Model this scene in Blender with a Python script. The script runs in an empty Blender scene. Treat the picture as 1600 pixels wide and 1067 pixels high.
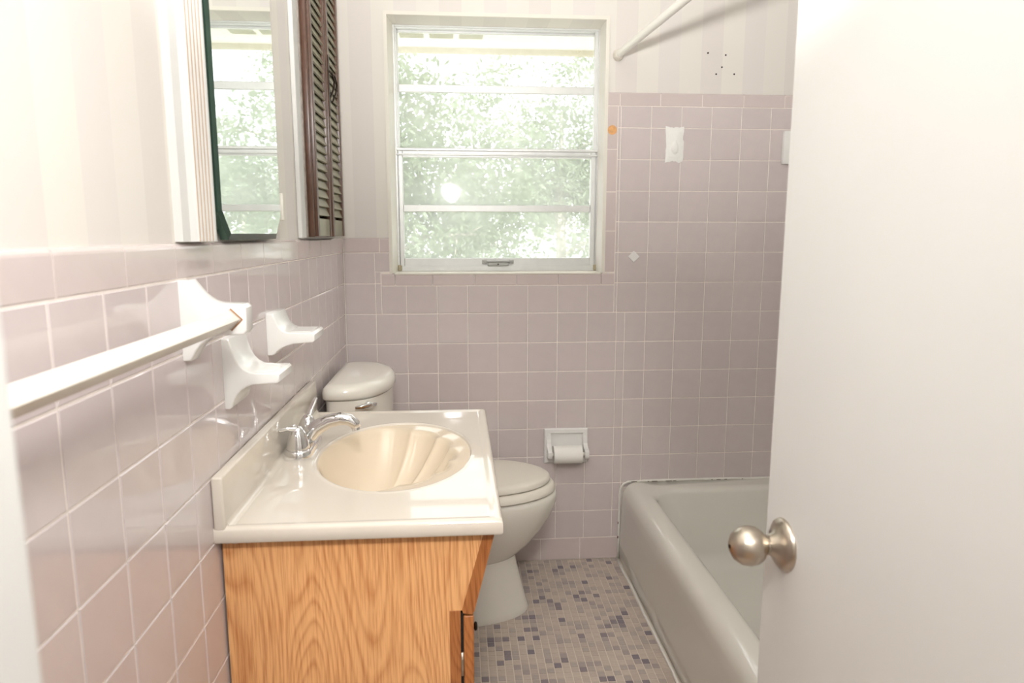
import bpy, bmesh, math, random
import numpy as np
from mathutils import Vector, Matrix

random.seed(7); np.random.seed(7)
scene = bpy.context.scene
C = bpy.data.collections.new('bathroom'); scene.collection.children.link(C)

# ------------------------------------------------------------------ camera
cam_data = bpy.data.cameras.new('camera'); cam = bpy.data.objects.new('camera', cam_data); C.objects.link(cam)
cam_data.sensor_width = 36.0
cam_data.lens = 1074.79 / 1600 * 36.0
YAW, PIT, ROL = -0.076909, -0.15512, -0.000513
CAM = Vector((0.4088, -2.4978, 1.2553))
rz = Matrix.Rotation(YAW, 3, 'Z'); rx = Matrix.Rotation(PIT, 3, 'X'); ry = Matrix.Rotation(ROL, 3, 'Y')
Mw = rz @ rx @ ry                      # columns: right, forward, up
right, fwd, up = Mw.col[0], Mw.col[1], Mw.col[2]
m3 = Matrix((right, up, -fwd)).transposed()
cam.matrix_world = Matrix.Translation(CAM) @ m3.to_4x4()
cam_data.clip_start = 0.02
cam_data.dof.use_dof = True; cam_data.dof.focus_distance = 1.9; cam_data.dof.aperture_fstop = 6.3
scene.camera = cam

# ------------------------------------------------------------------ world, sun, flash, exposure
scene.view_settings.view_transform = 'Standard'; scene.view_settings.look = 'None'
scene.view_settings.gamma = 1.0; scene.view_settings.use_curve_mapping = False
scene.view_settings.exposure = 0.5
W = bpy.data.worlds.new('sky'); scene.world = W; W.use_nodes = True
bg = W.node_tree.nodes['Background']; bg.inputs['Color'].default_value = (0.93, 0.97, 1.0, 1); bg.inputs['Strength'].default_value = 2.1
sun_d = bpy.data.lights.new('sun', 'SUN'); sun_d.energy = 4.0; sun_d.angle = 0.02; sun_d.color = (1, 0.96, 0.9)
sun = bpy.data.objects.new('sun', sun_d); C.objects.link(sun); sun.location = (3, -6, 9)
sun.rotation_euler = Vector((-0.35, 0.75, -0.95)).to_track_quat('-Z', 'Y').to_euler()
# the photographer's flash with its round diffuser, held just above the camera in the doorway
fl_d = bpy.data.lights.new('camera_flash', 'AREA'); fl_d.shape = 'DISK'; fl_d.size = 0.125; fl_d.energy = 4.0; fl_d.color = (1.0, 0.992, 0.985)
fl = bpy.data.objects.new('camera_flash', fl_d); C.objects.link(fl); fl.location = (0.357, -2.34, 1.548)
fl.rotation_euler = Vector((-0.50, 1, -0.28)).to_track_quat('-Z', 'Y').to_euler()

# added soft fill light, set at the flash, tilted up so that the ceiling bounces it
bf_d = bpy.data.lights.new('bounce_fill', 'AREA'); bf_d.shape = 'DISK'; bf_d.size = 0.12; bf_d.energy = 22.0; bf_d.color = (1.0, 0.988, 0.972)
bf = bpy.data.objects.new('bounce_fill', bf_d); C.objects.link(bf); bf.location = (0.357, -2.33, 1.560)
bf.rotation_euler = Vector((0.22, 0.85, 1.0)).to_track_quat('-Z', 'Y').to_euler(); bf_d.spread = math.radians(120)

# ------------------------------------------------------------------ materials
def srgb(r, g, b):
    f = lambda c: (c/255/12.92) if c/255 <= 0.04045 else ((c/255+0.055)/1.055)**2.4
    return (f(r), f(g), f(b), 1)
MATS = {}
def mat(name, col, rough=0.5, metal=0.0, spec=0.5, coat=0.0, var=0.0, noise=0.0, nscale=30, bump=0.0, bscale=200, ior=None):
    if name in MATS: return MATS[name]
    m = bpy.data.materials.new(name); m.use_nodes = True; nt = m.node_tree; b = nt.nodes['Principled BSDF']
    b.inputs['Base Color'].default_value = col; b.inputs['Roughness'].default_value = rough; b.inputs['Metallic'].default_value = metal
    b.inputs['Specular IOR Level'].default_value = spec; b.inputs['Coat Weight'].default_value = coat
    src = None
    tc = nt.nodes.new('ShaderNodeTexCoord')
    if noise > 0 or var > 0:
        mix = nt.nodes.new('ShaderNodeHueSaturation'); mix.inputs['Color'].default_value = col
        val = None
        if noise > 0:
            n = nt.nodes.new('ShaderNodeTexNoise'); n.inputs['Scale'].default_value = nscale; n.inputs['Detail'].default_value = 4
            nt.links.new(tc.outputs['Object'], n.inputs['Vector'])
            mr = nt.nodes.new('ShaderNodeMapRange'); mr.inputs['From Min'].default_value = 0.3; mr.inputs['From Max'].default_value = 0.7
            mr.inputs['To Min'].default_value = 1-noise; mr.inputs['To Max'].default_value = 1+noise
            nt.links.new(n.outputs['Fac'], mr.inputs['Value']); val = mr.outputs['Result']
        if var > 0:
            oi = nt.nodes.new('ShaderNodeObjectInfo'); mr = nt.nodes.new('ShaderNodeMapRange')
            mr.inputs['To Min'].default_value = 1-var; mr.inputs['To Max'].default_value = 1+var
            nt.links.new(oi.outputs['Random'], mr.inputs['Value'])
            if val:
                mu = nt.nodes.new('ShaderNodeMath'); mu.operation = 'MULTIPLY'
                nt.links.new(val, mu.inputs[0]); nt.links.new(mr.outputs['Result'], mu.inputs[1]); val = mu.outputs[0]
            else: val = mr.outputs['Result']
        nt.links.new(val, mix.inputs['Value']); nt.links.new(mix.outputs['Color'], b.inputs['Base Color'])
    if bump > 0:
        n = nt.nodes.new('ShaderNodeTexNoise'); n.inputs['Scale'].default_value = bscale; n.inputs['Detail'].default_value = 2
        nt.links.new(tc.outputs['Object'], n.inputs['Vector'])
        bp = nt.nodes.new('ShaderNodeBump'); bp.inputs['Strength'].default_value = bump; bp.inputs['Distance'].default_value = 0.002
        nt.links.new(n.outputs['Fac'], bp.inputs['Height']); nt.links.new(bp.outputs['Normal'], b.inputs['Normal'])
    MATS[name] = m
    return m

mat('tile', srgb(206, 195, 194), rough=0.06, spec=0.8, var=0.025, noise=0.02, nscale=25, bump=0.05, bscale=14)
mat('trim_tile', srgb(206, 193, 190), rough=0.06, spec=0.8, var=0.02, noise=0.02, nscale=25, bump=0.05, bscale=14)
mat('grout', srgb(236, 227, 219), rough=0.85, noise=0.05, nscale=40)
mat('white_paint', srgb(208, 207, 204), rough=0.45, noise=0.01, nscale=6, bump=0.04, bscale=60)
mat('cream_paint', srgb(226, 221, 210), rough=0.5, noise=0.02, nscale=8)
mat('plain_wall', srgb(226, 224, 220), rough=0.7)
mat('ceramic', srgb(233, 232, 229), rough=0.08, spec=0.6)
mat('porcelain', srgb(228, 224, 214), rough=0.1, spec=0.55)
mat('seat_plastic', srgb(224, 218, 206), rough=0.3)
mat('enamel', srgb(224, 221, 212), rough=0.05, spec=0.8)
mat('marble', srgb(214, 206, 194), rough=0.035, spec=0.55, noise=0.015, nscale=9)
mat('bone_marble', srgb(222, 207, 185), rough=0.05, spec=0.55, noise=0.015, nscale=9)
mat('chrome', (0.82, 0.82, 0.83, 1), rough=0.06, metal=1)
mat('nickel', srgb(186, 176, 162), rough=0.3, metal=1)
mat('dark_metal', srgb(58, 48, 42), rough=0.35, metal=0.9)
mat('black_gap', srgb(20, 18, 17), rough=0.8)
mat('aluminium', srgb(214, 215, 213), rough=0.42, metal=0.35, noise=0.03, nscale=30)
mat('zinc', srgb(160, 160, 156), rough=0.4, metal=0.5)
mat('rod_white', srgb(238, 235, 228), rough=0.35)
mat('bar_plastic', srgb(222, 217, 206), rough=0.35)
mat('rust', srgb(150, 106, 66), rough=0.7, noise=0.15, nscale=60)
mat('caulk', srgb(233, 230, 222), rough=0.6, noise=0.03, nscale=30)
mat('spackle', srgb(236, 235, 231), rough=0.75, noise=0.02, nscale=50)
mat('anchor_orange', srgb(218, 164, 108), rough=0.7, noise=0.12, nscale=90)
mat('paper', srgb(240, 238, 232), rough=0.9, bump=0.1, bscale=300)
mat('mould', srgb(120, 104, 88), rough=0.8)
mat('soffit', srgb(240, 236, 222), rough=0.7)
mat('fascia', srgb(176, 166, 138), rough=0.7)
mat('vent_screen', srgb(140, 136, 106), rough=0.9, noise=0.2, nscale=400)
mat('lawn', srgb(206, 205, 192), rough=0.9, noise=0.15, nscale=2)
mat('bark', srgb(186, 180, 168), rough=0.9, noise=0.2, nscale=6)
mat('bare_wood', srgb(204, 178, 152), rough=0.7, noise=0.08, nscale=12)
mat('hall_floor', srgb(170, 140, 110), rough=0.4)
mat('shutter_brown', srgb(90, 62, 48), rough=0.3, noise=0.18, nscale=45, var=0.03)
mat('sage_sheen', srgb(134, 130, 104), rough=0.3, noise=0.1, nscale=30, var=0.04)  # pale window reflection on the brown slats and rails, put into the colour
mat('shutter_worn', srgb(150, 140, 132), rough=0.5, noise=0.2, nscale=60)
for i, c in enumerate([(192, 178, 166), (184, 170, 160), (172, 160, 153), (162, 150, 146), (132, 122, 125), (121, 112, 119)]):
    mat('mosaic_%d' % i, srgb(*c), rough=0.5, noise=0.04, nscale=60, var=0.03)
mat('floor_grout', srgb(218, 207, 193), rough=0.9, noise=0.04, nscale=50)

def nodes(name):
    m = bpy.data.materials.new(name); m.use_nodes = True; MATS[name] = m
    return m, m.node_tree, m.node_tree.nodes['Principled BSDF']

def wallpaper(name, axis, period, phase):
    m, nt, b = nodes(name); N = nt.nodes; L = nt.links
    geo = N.new('ShaderNodeNewGeometry'); sep = N.new('ShaderNodeSeparateXYZ'); L.new(geo.outputs['Position'], sep.inputs[0])
    a = N.new('ShaderNodeMath'); a.operation = 'MULTIPLY_ADD'; a.inputs[1].default_value = 1/period; a.inputs[2].default_value = phase
    L.new(sep.outputs[axis], a.inputs[0])
    fr = N.new('ShaderNodeMath'); fr.operation = 'FRACT'; L.new(a.outputs[0], fr.inputs[0])
    cr = N.new('ShaderNodeValToRGB'); cr.color_ramp.interpolation = 'CONSTANT'
    e = cr.color_ramp.elements; e[0].position = 0; e[0].color = srgb(221, 216, 209); e[1].position = 0.25; e[1].color = srgb(216, 210, 204)
    for p, c in ((0.5, srgb(223, 218, 210)), (0.75, srgb(218, 212, 207))):
        q = e.new(p); q.color = c
    L.new(fr.outputs[0], cr.inputs[0]); L.new(cr.outputs[0], b.inputs['Base Color'])
    b.inputs['Roughness'].default_value = 0.6
    return m
wallpaper('wallpaper_x', 0, 0.308, 0.11)
wallpaper('wallpaper_y', 1, 0.308, 0.2)

def oak(name, light, dark, scale=1.0, axis='Z'):
    m, nt, b = nodes(name); N = nt.nodes; L = nt.links
    tc = N.new('ShaderNodeTexCoord')
    mp = N.new('ShaderNodeMapping'); mp.inputs['Scale'].default_value = (1, 1, 0.16) if axis == 'Z' else (1, 0.16, 1)
    L.new(tc.outputs['Object'], mp.inputs['Vector'])
    # cathedral figure: noise contour lines stretched along the board
    n = N.new('ShaderNodeTexNoise'); n.inputs['Scale'].default_value = 7.5*scale; n.inputs['Detail'].default_value = 1.2; n.inputs['Distortion'].default_value = 0.15
    L.new(mp.outputs[0], n.inputs['Vector'])
    mu = N.new('ShaderNodeMath'); mu.operation = 'MULTIPLY'; mu.inputs[1].default_value = 34; L.new(n.outputs['Fac'], mu.inputs[0])
    fr = N.new('ShaderNodeMath'); fr.operation = 'FRACT'; L.new(mu.outputs[0], fr.inputs[0])
    r1 = N.new('ShaderNodeValToRGB'); e = r1.color_ramp.elements
    e[0].position = 0; e[0].color = (0.15, 0.15, 0.15, 1); e[1].position = 1; e[1].color = (0.1, 0.1, 0.1, 1)
    q = e.new(0.25); q.color = (0.75, 0.75, 0.75, 1); q = e.new(0.7); q.color = (1, 1, 1, 1)
    L.new(fr.outputs[0], r1.inputs[0])
    # fine pores
    mp2 = N.new('ShaderNodeMapping'); mp2.inputs['Scale'].default_value = (1, 1, 0.035) if axis == 'Z' else (1, 0.035, 1)
    L.new(tc.outputs['Object'], mp2.inputs['Vector'])
    n2 = N.new('ShaderNodeTexNoise'); n2.inputs['Scale'].default_value = 420*scale; n2.inputs['Detail'].default_value = 2
    L.new(mp2.outputs[0], n2.inputs['Vector'])
    r2 = N.new('ShaderNodeMapRange'); r2.inputs['From Min'].default_value = 0.36; r2.inputs['From Max'].default_value = 0.56
    L.new(n2.outputs['Fac'], r2.inputs['Value'])
    mm = N.new('ShaderNodeMath'); mm.operation = 'MULTIPLY_ADD'; mm.inputs[1].default_value = 0.55; L.new(r1.outputs[0], mm.inputs[0])
    m2 = N.new('ShaderNodeMath'); m2.operation = 'MULTIPLY'; m2.inputs[1].default_value = 0.45; L.new(r2.outputs['Result'], m2.inputs[0])
    L.new(m2.outputs[0], mm.inputs[2])
    cr = N.new('ShaderNodeValToRGB'); e = cr.color_ramp.elements; e[0].position = 0.1; e[0].color = dark; e[1].position = 0.95; e[1].color = light
    L.new(mm.outputs[0], cr.inputs[0]); L.new(cr.outputs[0], b.inputs['Base Color'])
    b.inputs['Roughness'].default_value = 0.36
    return m
oak('oak_panel', srgb(232, 178, 122), srgb(192, 126, 74))
oak('oak_trim', srgb(176, 112, 62), srgb(136, 78, 38), 1.3)

def glass_mat():
    m = bpy.data.materials.new('dusty_glass'); m.use_nodes = True; MATS['dusty_glass'] = m
    nt = m.node_tree; N = nt.nodes; L = nt.links; N.remove(N['Principled BSDF']); out = N['Material Output']
    tr = N.new('ShaderNodeBsdfTransparent'); tr.inputs[0].default_value = (0.97, 0.985, 0.975, 1)
    gl = N.new('ShaderNodeBsdfGlossy'); gl.inputs['Roughness'].default_value = 0.03
    tl = N.new('ShaderNodeBsdfTranslucent'); tl.inputs[0].default_value = (0.95, 0.96, 0.93, 1)
    df = N.new('ShaderNodeBsdfDiffuse'); df.inputs[0].default_value = (0.85, 0.85, 0.82, 1)
    film = N.new('ShaderNodeMixShader'); film.inputs[0].default_value = 0.3; L.new(tl.outputs[0], film.inputs[1]); L.new(df.outputs[0], film.inputs[2])
    tc = N.new('ShaderNodeTexCoord'); n = N.new('ShaderNodeTexNoise'); n.inputs['Scale'].default_value = 6; n.inputs['Detail'].default_value = 6
    L.new(tc.outputs['Object'], n.inputs['Vector'])
    mr = N.new('ShaderNodeMapRange'); mr.inputs['From Min'].default_value = 0.3; mr.inputs['From Max'].default_value = 0.75
    mr.inputs['To Min'].default_value = 0.26; mr.inputs['To Max'].default_value = 0.42
    L.new(n.outputs['Fac'], mr.inputs['Value'])
    a = N.new('ShaderNodeMixShader'); L.new(mr.outputs['Result'], a.inputs[0]); L.new(tr.outputs[0], a.inputs[1]); L.new(film.outputs[0], a.inputs[2])
    fr = N.new('ShaderNodeFresnel'); fr.inputs[0].default_value = 1.45
    b = N.new('ShaderNodeMixShader'); L.new(fr.outputs[0], b.inputs[0]); L.new(a.outputs[0], b.inputs[1]); L.new(gl.outputs[0], b.inputs[2])
    L.new(b.outputs[0], out.inputs[0])
glass_mat()
def leaf_mat(name, col):
    m, nt, b = nodes(name); N = nt.nodes; L = nt.links
    tl = N.new('ShaderNodeBsdfTranslucent'); tl.inputs[0].default_value = col
    b.inputs['Base Color'].default_value = col; b.inputs['Roughness'].default_value = 0.5
    mx = N.new('ShaderNodeMixShader'); mx.inputs[0].default_value = 0.4
    L.new(b.outputs[0], mx.inputs[1]); L.new(tl.outputs[0], mx.inputs[2]); L.new(mx.outputs[0], N['Material Output'].inputs[0])
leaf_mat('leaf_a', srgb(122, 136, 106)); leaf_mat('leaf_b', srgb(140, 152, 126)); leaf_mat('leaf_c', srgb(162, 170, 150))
def mirror_mat():
    m, nt, b = nodes('mirror_silver'); b.inputs['Base Color'].default_value = (0.90, 0.93, 0.91, 1); b.inputs['Metallic'].default_value = 1; b.inputs['Roughness'].default_value = 0.015
    m, nt, b = nodes('mirror_edge'); b.inputs['Base Color'].default_value = srgb(70, 96, 84); b.inputs['Metallic'].default_value = 0.7; b.inputs['Roughness'].default_value = 0.12
mirror_mat()
def emit(name, col, s):
    m, nt, b = nodes(name); b.inputs['Base Color'].default_value = col; b.inputs['Emission Color'].default_value = col; b.inputs['Emission Strength'].default_value = s
emit('fill_lamp_glow', (1.0, 0.965, 0.925, 1), 85.0)  # glow of the added hallway fill lamp

# ------------------------------------------------------------------ helpers
def tag(o, label=None, cat=None, group=None, kind=None):
    if label: o['label'] = label
    if cat: o['category'] = cat
    if group: o['group'] = group
    if kind: o['kind'] = kind
    return o
def thing(name, loc, label, cat, group=None, kind=None):
    o = bpy.data.objects.new(name, None); C.objects.link(o); o.location = loc; o.empty_display_size = 0.05
    return tag(o, label, cat, group, kind)
def link_mesh(name, me, m, parent=None, smooth=False):
    if m is not None:
        if len(me.materials) == 0: me.materials.append(MATS[m])
    o = bpy.data.objects.new(name, me); C.objects.link(o)
    if parent is not None:
        o.parent = parent
        pw = parent.matrix_world if parent.parent is None else parent.matrix_world
        o.matrix_parent_inverse = world_of(parent).inverted()
    if smooth:
        for p in me.polygons: p.use_smooth = True
    return o
def world_of(o):
    m = o.matrix_basis.copy()
    if o.parent: m = world_of(o.parent) @ o.matrix_parent_inverse @ m
    return m
def obj(name, bm, m, parent=None, smooth=False, sharp=None):
    bmesh.ops.recalc_face_normals(bm, faces=bm.faces)
    me = bpy.data.meshes.new(name); bm.to_mesh(me); bm.free()
    o = link_mesh(name, me, m, parent, smooth)
    if sharp is not None:
        try: me.set_sharp_from_angle(angle=math.radians(sharp))
        except Exception: pass
    return o
def box(bm, x0, x1, y0, y1, z0, z1, bev=0.0, seg=2):
    vs = [bm.verts.new((x, y, z)) for x in (x0, x1) for y in (y0, y1) for z in (z0, z1)]
    F = [(0, 1, 3, 2), (4, 6, 7, 5), (0, 4, 5, 1), (2, 3, 7, 6), (0, 2, 6, 4), (1, 5, 7, 3)]
    fs = [bm.faces.new([vs[i] for i in f]) for f in F]
    bmesh.ops.recalc_face_normals(bm, faces=fs)
    if bev > 0:
        es = list({e for f in fs for e in f.edges})
        bmesh.ops.bevel(bm, geom=es, offset=bev, segments=seg, profile=0.5, affect='EDGES', clamp_overlap=True)
def boxo(name, b, m, parent=None, bev=0.0, seg=2):
    bm = bmesh.new(); box(bm, *b, bev=bev, seg=seg); return obj(name, bm, m, parent, smooth=bev > 0, sharp=50 if bev > 0 else None)
def prism(bm, prof, axis, a0, a1):
    """extrude closed 2-D profile along axis; prof coords are the other two axes in order"""
    def P(p, a):
        if axis == 'y': return (p[0], a, p[1])
        if axis == 'x': return (a, p[0], p[1])
        return (p[0], p[1], a)
    v0 = [bm.verts.new(P(p, a0)) for p in prof]; v1 = [bm.verts.new(P(p, a1)) for p in prof]
    n = len(prof)
    fs = [bm.faces.new((v0[i], v0[(i+1) % n], v1[(i+1) % n], v1[i])) for i in range(n)]
    fs.append(bm.faces.new(v0[::-1])); fs.append(bm.faces.new(v1))
    return fs
def loft(bm, rings, cap0=True, cap1=True):
    R = [[bm.verts.new(p) for p in r] for r in rings]; n = len(R[0])
    for a, b in zip(R, R[1:]):
        for i in range(n): bm.faces.new((a[i], a[(i+1) % n], b[(i+1) % n], b[i]))
    if cap0: bm.faces.new(R[0][::-1])
    if cap1: bm.faces.new(R[-1])
def tube(bm, pts, radii, n=16, cap=True):
    pts = [Vector(p) for p in pts]; rings = []
    ref = None
    for i, p in enumerate(pts):
        t = (pts[min(i+1, len(pts)-1)] - pts[max(i-1, 0)]).normalized()
        if ref is None:
            ref = t.orthogonal().normalized()
        ref = (ref - t*ref.dot(t)).normalized(); b = t.cross(ref)
        r = radii[i] if isinstance(radii, (list, tuple)) else radii
        ra, rb = r if isinstance(r, tuple) else (r, r)
        rings.append([p + ref*math.cos(2*math.pi*k/n)*ra + b*math.sin(2*math.pi*k/n)*rb for k in range(n)])
    loft(bm, rings, cap, cap)
def lathe(bm, prof, origin, axis, n=32):
    """prof: (distance along axis, radius)"""
    o = Vector(origin); a = Vector(axis).normalized(); u = a.orthogonal().normalized(); v = a.cross(u)
    rings = [[o + a*d + (u*math.cos(2*math.pi*k/n) + v*math.sin(2*math.pi*k/n))*max(r, 1e-4) for k in range(n)] for d, r in prof]
    loft(bm, rings)

# ------------------------------------------------------------------ room dimensions
P = 0.110; Z0 = 0.96884                       # tile pitch, height of tile joint "0"
XR, YF, ZC = 1.775, -2.24, 2.44               # right wall, door wall, ceiling
TH = 0.008                                    # tile thickness (tile faces lie on x=0 and y=0)

# ------------------------------------------------------------------ structure
def slab(name, boxes, m, label, cat=None):
    bm = bmesh.new()
    for b in boxes: box(bm, *b)
    o = obj(name, bm, m); return tag(o, label, cat or name.split('_')[0], kind='structure')
WX0, WX1, WZ0, WZ1 = 0.1735, 0.930, 1.115, 1.990   # window opening at the wall face
wall_back = slab('wall_back', [(-0.2, WX0, TH, 0.17, -0.2, ZC), (WX1, XR+0.2, TH, 0.17, -0.2, ZC), (WX0, WX1, TH, 0.17, -0.2, WZ0-0.004), (WX0, WX1, TH, 0.17, WZ1, ZC)],
                 'wallpaper_x', 'striped papered wall with the window and mauve tile below', 'wall')
wall_left = slab('wall_left', [(-0.2, -TH, YF-0.12, TH, -0.2, ZC)], 'wallpaper_y', 'pale papered wall with glossy mauve tiles beside the vanity', 'wall')
wall_right = slab('wall_right', [(XR, XR+0.2, YF-0.12, 0.2, -0.2, ZC)], 'plain_wall', 'plain wall on the far side of the bathtub', 'wall')
ceiling = slab('ceiling', [(-1.4, 2.6, -4.2, 0.2, ZC, ZC+0.12)], 'plain_wall', 'flat white ceiling above the bathroom', 'ceiling')
JX0, JX1 = 0.232, 0.822
wall_door = slab('wall_door', [(-0.2, JX0, YF-0.12, YF, -0.2, ZC), (JX1+0.02, XR+0.2, YF-0.12, YF, -0.2, ZC), (JX0, JX1+0.02, YF-0.12, YF, 2.05, ZC)], 'white_paint',
                 'white wall around the doorway where the viewer stands', 'wall')
slab('wall_hall', [(-1.4, 2.6, -4.2, -4.1, -0.2, ZC), (-1.4, -1.3, -4.2, YF-0.12, -0.2, ZC), (2.5, 2.6, -4.2, YF-0.12, -0.2, ZC), (-1.4, -0.2, YF-0.12, YF-0.02, -0.2, ZC), (XR+0.2, 2.6, YF-0.12, YF-0.02, -0.2, ZC)],
     'white_paint', 'plain hallway walls behind the viewer', 'wall')
floor = slab('floor', [(-0.2, XR+0.2, YF, 0.2, -0.2, -0.0015)], 'floor_grout', 'mosaic floor of small beige, taupe and purple-grey tiles', 'floor')
slab('floor_hall', [(-1.4, 2.6, -4.2, YF, -0.2, -0.0015)], 'hall_floor', 'wooden hallway floor behind the viewer', 'floor')
# door casing seen as the blurred white edge at the left
bm = bmesh.new(); box(bm, JX0-0.07, JX0-0.004, YF, YF+0.014, 0, 2.11, 0.004); box(bm, JX0-0.004, JX0+0.012, YF-0.12, YF+0.004, 0, 2.05, 0.003)
tag(obj('trim_1', bm, 'white_paint'), 'white door casing at the near left edge', 'trim', kind='structure')

# ------------------------------------------------------------------ tiles
tile_cache = {}
def tile_mesh(orient, w, h, kind):
    key = (orient, round(w, 4), round(h, 4), kind)
    if key in tile_cache: return tile_cache[key]
    bm = bmesh.new(); g = 0.0013; c = 0.0014; d = 0.0012
    a, b = w/2-g, h/2-g
    def ring(s, t, z): return [bm.verts.new(p) for p in ((-s, -t, z), (s, -t, z), (s, t, z), (-s, t, z))]
    if kind == 'cap' or kind == 'capside':
        # bullnose: rounded outer edge (top for cap, left side for capside)
        r = 0.008; prof = [(-b, -TH), (-b, -d), (-b+c, 0)]
        for k in range(5):
            t = math.pi/2*k/4; prof.append((b-r+r*math.sin(t), -r+r*math.cos(t)))
        L0 = [bm.verts.new((-a, q[0], q[1])) for q in prof]; L1 = [bm.verts.new((a, q[0], q[1])) for q in prof]
        for i in range(len(prof)-1): bm.faces.new((L0[i], L1[i], L1[i+1], L0[i+1]))
        bm.faces.new(L0); bm.faces.new(L1[::-1])
    elif kind == 'mosaic':
        r0 = ring(a, b, -0.0015); r1 = ring(a, b, -0.0003); r2 = ring(a-0.0006, b-0.0006, 0)
        for p, q in ((r0, r1), (r1, r2)):
            for i in range(4): bm.faces.new((p[i], p[(i+1) % 4], q[(i+1) % 4], q[i]))
        bm.faces.new(r2)
    else:
        r0 = ring(a, b, -TH+0.001); r1 = ring(a, b, -d); r2 = ring(a-c, b-c, 0)
        for p, q in ((r0, r1), (r1, r2)):
            for i in range(4): bm.faces.new((p[i], p[(i+1) % 4], q[(i+1) % 4], q[i]))
        bm.faces.new(r2)
    bmesh.ops.recalc_face_normals(bm, faces=bm.faces)
    T = {'back': Matrix(((1, 0, 0), (0, 0, -1), (0, 1, 0))), 'left': Matrix(((0, 0, 1), (1, 0, 0), (0, 1, 0))), 'floor': Matrix.Identity(3)}[orient]
    bmesh.ops.transform(bm, matrix=T.to_4x4(), verts=bm.verts)
    me = bpy.data.meshes.new('tile_' + kind); bm.to_mesh(me); bm.free()
    tile_cache[key] = me; return me
def put_tile(orient, parent, u0, u1, v0, v1, m='tile', kind='tile', name='tile', tilt=0.0022):
    w, h = u1-u0, v1-v0
    if w < 0.006 or h < 0.006: return
    rot90 = kind == 'capside'
    me = tile_mesh(orient, h if rot90 else w, w if rot90 else h, 'cap' if rot90 else kind)
    if len(me.materials) == 0: me.materials.append(MATS[m])
    o = bpy.data.objects.new(name, me); C.objects.link(o); o.parent = parent
    cu, cv = (u0+u1)/2, (v0+v1)/2
    o.location = {'back': (cu, 0, cv), 'left': (0, cu, cv), 'floor': (cu, cv, 0)}[orient]
    r = [random.uniform(-tilt, tilt) for _ in range(3)]
    if orient == 'back': o.rotation_euler = (r[0], 0, r[2])
    elif orient == 'left': o.rotation_euler = (0, r[1], r[2])
    if rot90: o.rotation_euler = (0, math.radians(-90), 0)      # back wall: bullnose toward the window
    return o
def grid(orient, parent, u0, u1, v0, v1, uo, vo=Z0, pitch=P):
    i0, i1 = math.floor((u0-uo)/pitch + 1e-6), math.ceil((u1-uo)/pitch - 1e-6)
    j0, j1 = math.floor((v0-vo)/pitch + 1e-6), math.ceil((v1-vo)/pitch - 1e-6)
    for i in range(i0, i1):
        for j in range(j0, j1):
            put_tile(orient, parent, max(u0, uo+i*pitch), min(u1, uo+(i+1)*pitch), max(v0, vo+j*pitch), min(v1, vo+(j+1)*pitch))
CB, CT = Z0+2*P, 1.2425
RB, RT = 1.7037, 1.7515
# grout beds
def bed(name, boxes, parent):
    bm = bmesh.new()
    for b in boxes: box(bm, *b)
    return obj(name, bm, 'grout', parent)
g = 0.0014
bed('grout_bed', [(0, XR, g, TH, 0, 1.074), (0, 0.170, g, TH, 1.074, CT-0.006), (0.935, XR, g, TH, 1.074, RT-0.006)], wall_back)
bed('grout_bed', [(-TH, -g, YF, 0, 0, CT-0.006)], wall_left)
# back wall fields
grid('back', wall_back, 0.002, 1.022, 0.0888, Z0, 0.0)
grid('back', wall_back, 1.022, XR, 0.29, Z0, 0.0)
grid('back', wall_back, 0.002, 0.131, Z0, Z0+P, 0.0)
grid('back', wall_back, 0.131, 0.979, Z0, 1.0705, 0.0)
grid('back', wall_back, 0.979, XR, Z0, Z0+P, 0.0)
grid('back', wall_back, 0.002, 0.110, Z0+P, CB, 0.0)
put_tile('back', wall_back, 0.110, 0.1305, Z0+P, 1.121); put_tile('back', wall_back, 0.110, 0.172, 1.121, CB)
grid('back', wall_back, 0.979, XR, Z0+P, RB, 0.0)
for a, b in zip([0.002, 0.128], [0.128, 0.172]): put_tile('back', wall_back, a, b, CB, CT, 'trim_tile', 'cap', 'cap_tile')
xs = [0.931, 0.985, 1.131, 1.283, 1.435, 1.587, 1.739, XR]
for a, b in zip(xs, xs[1:]): put_tile('back', wall_back, a, b, RB, RT, 'trim_tile', 'cap', 'cap_tile')
xs = [0.131, 0.181, 0.314, 0.466, 0.618, 0.770, 0.929, 0.979]
for a, b in zip(xs, xs[1:]): put_tile('back', wall_back, a, b, 1.0705, 1.1175, 'trim_tile', 'cap', 'trim_tile')
zs = [1.1175, 1.266, 1.405, 1.554, RB]
for a, b in zip(zs, zs[1:]): put_tile('back', wall_back, 0.931, 0.979, a, b, 'trim_tile', 'capside', 'trim_tile')
xs = [0.0, 0.101, 0.254, 0.407, 0.560, 0.714, 0.867, 1.02]
for a, b in zip(xs, xs[1:]): put_tile('back', wall_back, a, b, 0.0, 0.0888, 'trim_tile', 'tile', 'base_tile')
# left wall
LY = -1.78296
grid('left', wall_left, YF+0.002, -0.002, 0.0888, CB, LY)
ys = [YF+0.002] + [-1.46+0.1525*k for k in range(-4, 10)] + [-0.001]
ys = [y for y in ys if YF <= y <= 0]
for a, b in zip(ys, ys[1:]):
    put_tile('left', wall_left, a, b, CB, CT, 'trim_tile', 'cap', 'cap_tile')
    put_tile('left', wall_left, a, b, 0.0, 0.0888, 'trim_tile', 'tile', 'base_tile')
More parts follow.
